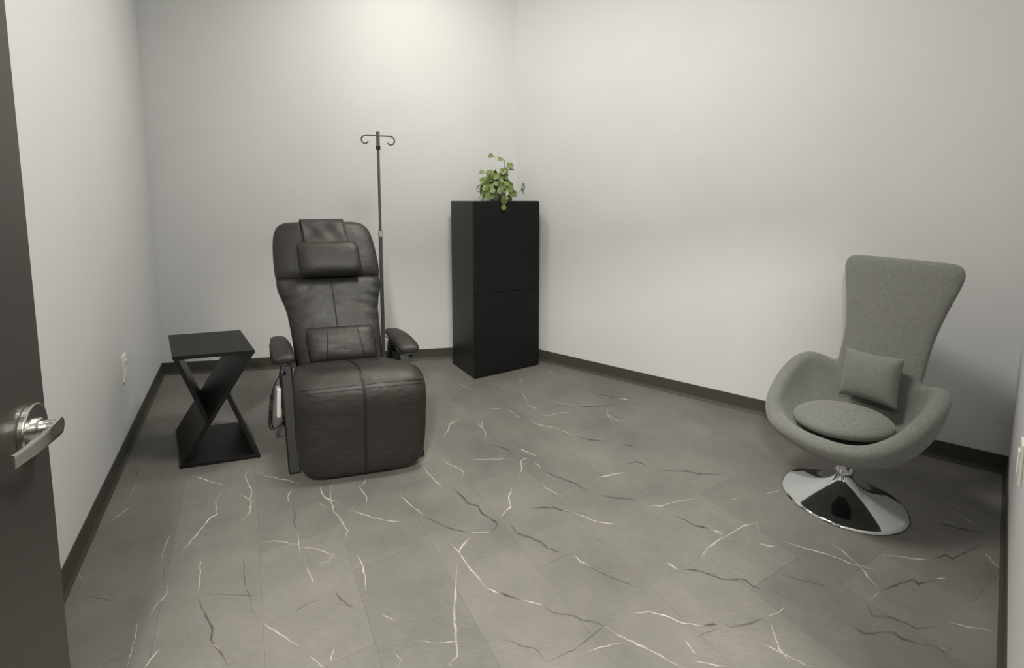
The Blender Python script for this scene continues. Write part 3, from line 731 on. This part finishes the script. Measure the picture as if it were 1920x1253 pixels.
# arms
def arm(s):
    ax = 0.345 if s > 0 else -0.318
    pad = [(.385, .530, 0, 1, .026, .010), (.390, .531, 0, 1, .046, .019), (.41, .536, 0, 1, .058, .025), (.46, .546, 0, 1, .060, .028), (.53, .556, 0, 1, .057, .028), (.61, .560, 0, 1, .052, .027), (.70, .557, 0, 1, .046, .025), (.77, .549, 0, 1, .037, .020), (.785, .545, 0, 1, .02, .01)]
    v, f = loft(dense(pad, 4), lambda x, y, z: T(ax + x, y, z), 28, 2.6)
    o = mesh_obj('armrest_pad', v, f, LE, RC, True)
    v, f = tube([T(ax + c * .0585, y, z - .018) for c, y, z in ([(-.85, .70, .556), (-.9, .61, .559), (-.97, .53, .555), (-1.02, .46, .545), (-.93, .405, .534), (-.5, .384, .529), (0, .379, .528), (.5, .384, .529), (.93, .405, .534), (1.02, .46, .545), (.97, .53, .555), (.9, .61, .559), (.85, .70, .556)])], 0.003, 6)
    mesh_obj('piping', v, f, M['stitch'], o, True)
    def slab(p0, p1, wdt, name, x0=-.016, x1=.016):
        (y0, z0), (y1, z1) = p0, p1; L = math.hypot(y1 - y0, z1 - z0); ny, nz = -(z1 - z0) / L * wdt / 2, (y1 - y0) / L * wdt / 2
        P = [(y0 + ny, z0 + nz), (y1 + ny, z1 + nz), (y1 - ny, z1 - nz), (y0 - ny, z0 - nz)]
        V = [T(ax + x0, y, z) for y, z in P] + [T(ax + x1, y, z) for y, z in P]
        o2 = mesh_obj(name, V, [(0, 1, 2, 3), (7, 6, 5, 4)] + [(i, (i + 1) % 4, 4 + (i + 1) % 4, 4 + i) for i in range(4)], M['frame'], RC)
        bevel(o2, 0.004, 2); return o2
    slab((.185, .0), (.425, .498), .055, 'front_leg', -.026 - (.03 if s > 0 else -.008), .026 - (.03 if s > 0 else -.008))
    slab((.80, .0), (.62, .52), .055, 'rear_leg', -.022 - .03 * s, .022 - .03 * s)
    slab((.40, .505), (.76, .525), .04, 'arm_rail', -.02, .02)
    slab((.26, .10), (.77, .10), .05, 'side_rail', -.016 - .03 * s, .016 - .03 * s)
    slab((.42, .42), (.70, .40), .13, 'arm_bracket', -.012 - .03 * s, .012 - .03 * s)
arm(-1); arm(1)
v, f = merge(box(-.31, .31, .40, .44, .08, .12, T), box(-.31, .31, .70, .74, .08, .12, T), box(-.31, .31, .42, .46, .27, .31, T), box(-.31, .31, .62, .66, .28, .32, T))
mesh_obj('cross_frame', v, f, M['frame'], RC)
v, f = box(-.32, -.285, .40, .66, .20, .36, T); mesh_obj('side_panel', v, f, M['frame'], RC)
v, f = box(.285, .32, .40, .66, .20, .36, T); mesh_obj('side_panel', v, f, M['frame'], RC)
# handset in its holder and coiled cord, outer left side
_h = floor_at(522, 755, 0.30) - RO; _det = rx.x * ry.y - rx.y * ry.x
hx = (_h.x * ry.y - _h.y * ry.x) / _det; hy = (rx.x * _h.y - rx.y * _h.x) / _det
v, f = box(hx - .010, hx + .012, hy - .03, hy + .03, .225, .385, lambda x, y, z: T(x + (z - .3) * .05, y, z)); hs = bevel(mesh_obj('handset', v, f, M['handset'], RC), 0.006, 3); hs['label'] = 'pale grey remote handset'
v, f = box(hx + .012, hx + .04, hy - .02, hy + .04, .27, .46, T); bevel(mesh_obj('handset_holder', v, f, M['cord'], RC), 0.003, 2)
v, f = lathe([(0, 0), (.009, 0), (.009, .02), (0, .02)], 16, T(hx + .03, hy - .02, .475), -ry); mesh_obj('holder_knob', v, f, M['chrome'], RC, True)
cpts = smooth_path([(hx + .02, hy, .46), (hx - .015, hy, .40), (hx - .030, hy, .33), (hx - .040, hy, .24), (hx - .042, hy, .17), (hx - .025, hy, .155), (hx + .005, hy, .175), (hx + .04, hy, .215)], 14)
coil = []
for i, p in enumerate(cpts):
    coil.append(T(*p))
v, f = tube(coil, 0.0035, 6); cable = mesh_obj('cord', v, f, M['cord'], RC, True)
cp = []
a0, a1 = 24, 62
NC = 260
for i in range(NC):
    s = a0 + (a1 - a0) * i / NC; k = int(s); fr = s - k
    p = cpts[k].lerp(cpts[min(k + 1, len(cpts) - 1)], fr); an = i * 2 * PI / 10
    cp.append(T(p.x + .009 * math.cos(an), p.y + .009 * math.sin(an), p.z))
v, f = tube(cp, 0.0026, 5); mesh_obj('cord_coil', v, f, M['cord'], cable, True)

# ------------------------------------------------------------------ egg chair
EC = floor_at(1579, 935); EC.z = 0
FA = math.radians(-64)                              # the chair's forward direction, measured from -Y towards -X
fwd = Vector((math.sin(FA), -math.cos(FA), 0)); lat = Vector((-fwd.y, fwd.x, 0))
EG = empty('egg_chair', EC, 'grey fabric swivel egg chair with high back on round chrome base', 'chair')
T = frame_fn(lat, -fwd)                             # local x = lateral, y = backwards
v, f = lathe([(0.0, 0.0), (0.243, 0.0), (0.246, 0.003), (0.244, 0.008), (0.234, 0.0125), (0.195, 0.022), (0.145, 0.037), (0.10, 0.055), (0.065, 0.077), (0.040, 0.102), (0.031, 0.120), (0.029, 0.130), (0.0, 0.130)], 96)
mesh_obj('base', v, f, M['chrome'], EG, True)
v, f = lathe([(0.0, 0.124), (0.034, 0.124), (0.036, 0.130), (0.036, 0.140), (0.032, 0.146), (0.0, 0.146)], 48); mesh_obj('collar', v, f, M['chrome'], EG, True)
v, f = lathe([(0.0, 0.14), (0.0225, 0.14), (0.0225, 0.29), (0.0, 0.29)], 40); mesh_obj('post', v, f, M['chrome'], EG, True)
v, f = lathe([(0.0, 0.245), (0.08, 0.245), (0.08, 0.258), (0.0, 0.258)], 32); mesh_obj('swivel_plate', v, f, M['pole_dark'], EG, True)
# shell: rim points (x, y back, z) and where each meridian leaves the bowl
rim = [((0, -.315, .385), (0, -.225)), ((.11, -.295, .388), (.105, -.21)), ((.20, -.235, .40), (.175, -.165)), ((.268, -.135, .445), (.22, -.09)), ((.302, -.01, .515), (.24, -.01)),
       ((.308, .10, .575), (.24, .065)), ((.285, .175, .598), (.22, .12)), ((.24, .222, .585), (.185, .16)), ((.190, .250, .565), (.155, .182)), ((.13, .268, .56), (.11, .195)), ((.06, .275, .56), (.05, .20)), ((0, .277, .56), (0, .20))]
half = smooth_path([r[0] for r in rim], 4); hb = smooth_path([(r[1][0], r[1][1], 0) for r in rim], 4)
ring = list(zip(half, hb)); full = ring + [(Vector((-a.x, a.y, a.z)), Vector((-b.x, b.y, 0))) for a, b in reversed(ring[1:-1])]
full = [(Vector((a.x * (0.93 if a.x > 0 else 1.03), a.y, a.z)), Vector((b.x * (0.93 if b.x > 0 else 1.03), b.y, 0))) for a, b in full]
TH = 0.035; m = len(full)
C0 = Vector((0, -0.01, 0.295))
rows = []                                           # rows[k][ring index]
NI, NR = 16, 6
mer = []
for a, b in full:
    c1 = Vector((b.x * 0.75, b.y * 0.75, 0.272)); c2 = Vector((b.x * 1.20, b.y * 1.20, 0.30 + 0.20 * (a.z - 0.4)))
    P = [C0 * (1 - s) ** 3 + c1 * 3 * s * (1 - s) ** 2 + c2 * 3 * s * s * (1 - s) + a * s ** 3 for s in [k / 60 for k in range(61)]]
    L = [0.0]
    for p, q in zip(P, P[1:]): L.append(L[-1] + (q - p).length)
    ds = [(L[-1] - TH) * k / NI for k in range(1, NI + 1)] + [L[-1] - TH * (1 - math.sin(PI / 2 * k / NR)) for k in range(1, NR + 1)]
    out = []
    for dst in ds:
        k = 0
        while k < 59 and L[k + 1] < dst: k += 1
        tt = (dst - L[k]) / max(1e-9, L[k + 1] - L[k]); out.append((P[k].lerp(P[k + 1], min(1, max(0, tt))), L[-1] - dst))
    mer.append(out)
K = NI + NR
def nrm(k, i):
    a = mer[(i + 1) % m][k][0] - mer[i - 1][k][0]
    b = (mer[i][k + 1][0] if k + 1 < K else mer[i][k][0]) - (mer[i][k - 1][0] if k > 0 else C0)
    n = a.cross(b); n.normalize(); return n
V, Fc = [T(C0.x, C0.y, C0.z + TH), T(C0.x, C0.y, C0.z - TH)], []
idx = {}
for k in range(K):
    for i in range(m):
        p, dist = mer[i][k]; n = nrm(k, i)
        inward = Vector((0, 0, 0.75)) - p
        if n.dot(Vector((-p.x, 0.05 - p.y, 0.55 - min(p.z, 0.5)))) < 0: n = -n
        q = 1 - min(1.0, dist / TH); h = TH * math.sqrt(max(0, 1 - q * q))
        if k == K - 1:
            idx[(k, i, 0)] = idx[(k, i, 1)] = len(V); V.append(T(p.x, p.y, p.z))
        else:
            for sd in (0, 1):
                g = p + n * (h if sd == 0 else -h); idx[(k, i, sd)] = len(V); V.append(T(g.x, g.y, g.z))
for sd in (0, 1):
    for i in range(m):
        j = (i + 1) % m; Fc.append((sd, idx[(0, i, sd)], idx[(0, j, sd)]))
        for k in range(K - 1):
            Fc.append((idx[(k, i, sd)], idx[(k + 1, i, sd)], idx[(k + 1, j, sd)], idx[(k, j, sd)]))
bk = [(.205, .43, .10, .02), (.214, .45, .130, .031), (.245, .53, .152, .034), (.268, .59, .158, .035), (.288, .65, .158, .035), (.316, .74, .163, .035), (.336, .82, .175, .035), (.356, .90, .192, .035),
      (.375, .975, .211, .035), (.389, 1.035, .224, .035), (.395, 1.062, .225, .034), (.399, 1.082, .220, .031), (.402, 1.096, .210, .025), (.404, 1.106, .194, .016), (.405, 1.110, .17, .006)]
bk = dense([(y, z, -0.97, 0.25, a, b) for y, z, a, b in bk], 3)
v2, f2 = loft([(y, z, ny, nz, a + 0.022, b) for y, z, ny, nz, a, b in bk], lambda x, y, z: T(x - 0.02, y, z), 48, 3.2)
V, Fc = merge((V, Fc), (v2, f2))
sh = mesh_obj('shell', V, Fc, M['fabric'], EG, True)
rm = sh.modifiers.new('remesh', 'REMESH'); rm.mode = 'VOXEL'; rm.voxel_size = 0.007; rm.use_smooth_shade = True
sm = sh.modifiers.new('relax', 'SMOOTH'); sm.factor = 0.5; sm.iterations = 30
# seat cushion
V, Fc = lathe([(0.0, -0.035), (0.14, -0.035), (0.178, -0.025), (0.193, -0.004), (0.19, 0.012), (0.170, 0.032), (0.13, 0.046), (0.07, 0.054), (0.0, 0.056)], 56)
cen = T(0, -0.045, 0.392)
tl = Matrix.Rotation(math.radians(-5), 3, -fwd)
V = [Vector((cen.x, cen.y, cen.z)) + tl @ Vector((p.x, p.y, p.z)) for p in V]
subsurf(mesh_obj('seat_cushion', V, Fc, M['fabric'], EG, True), 1)
# loose pillow
V, Fc = pillow(0.255, 0.242, 0.125, pinch=0.10)
pil_c = EC + T(0.005, 0.150, 0.565)
R = Matrix(((lat.x, -fwd.x, 0), (lat.y, -fwd.y, 0), (0, 0, 1))) @ Matrix.Rotation(math.radians(-16), 3, 'X') @ Matrix.Rotation(math.radians(-3), 3, 'Y')
po = mesh_obj('throw_pillow', [R @ p for p in V], Fc, M['fabric'], None, True); po.location = pil_c; subsurf(po, 1)
tag(po, 'small grey rectangular pillow leaning inside the egg chair', 'pillow')
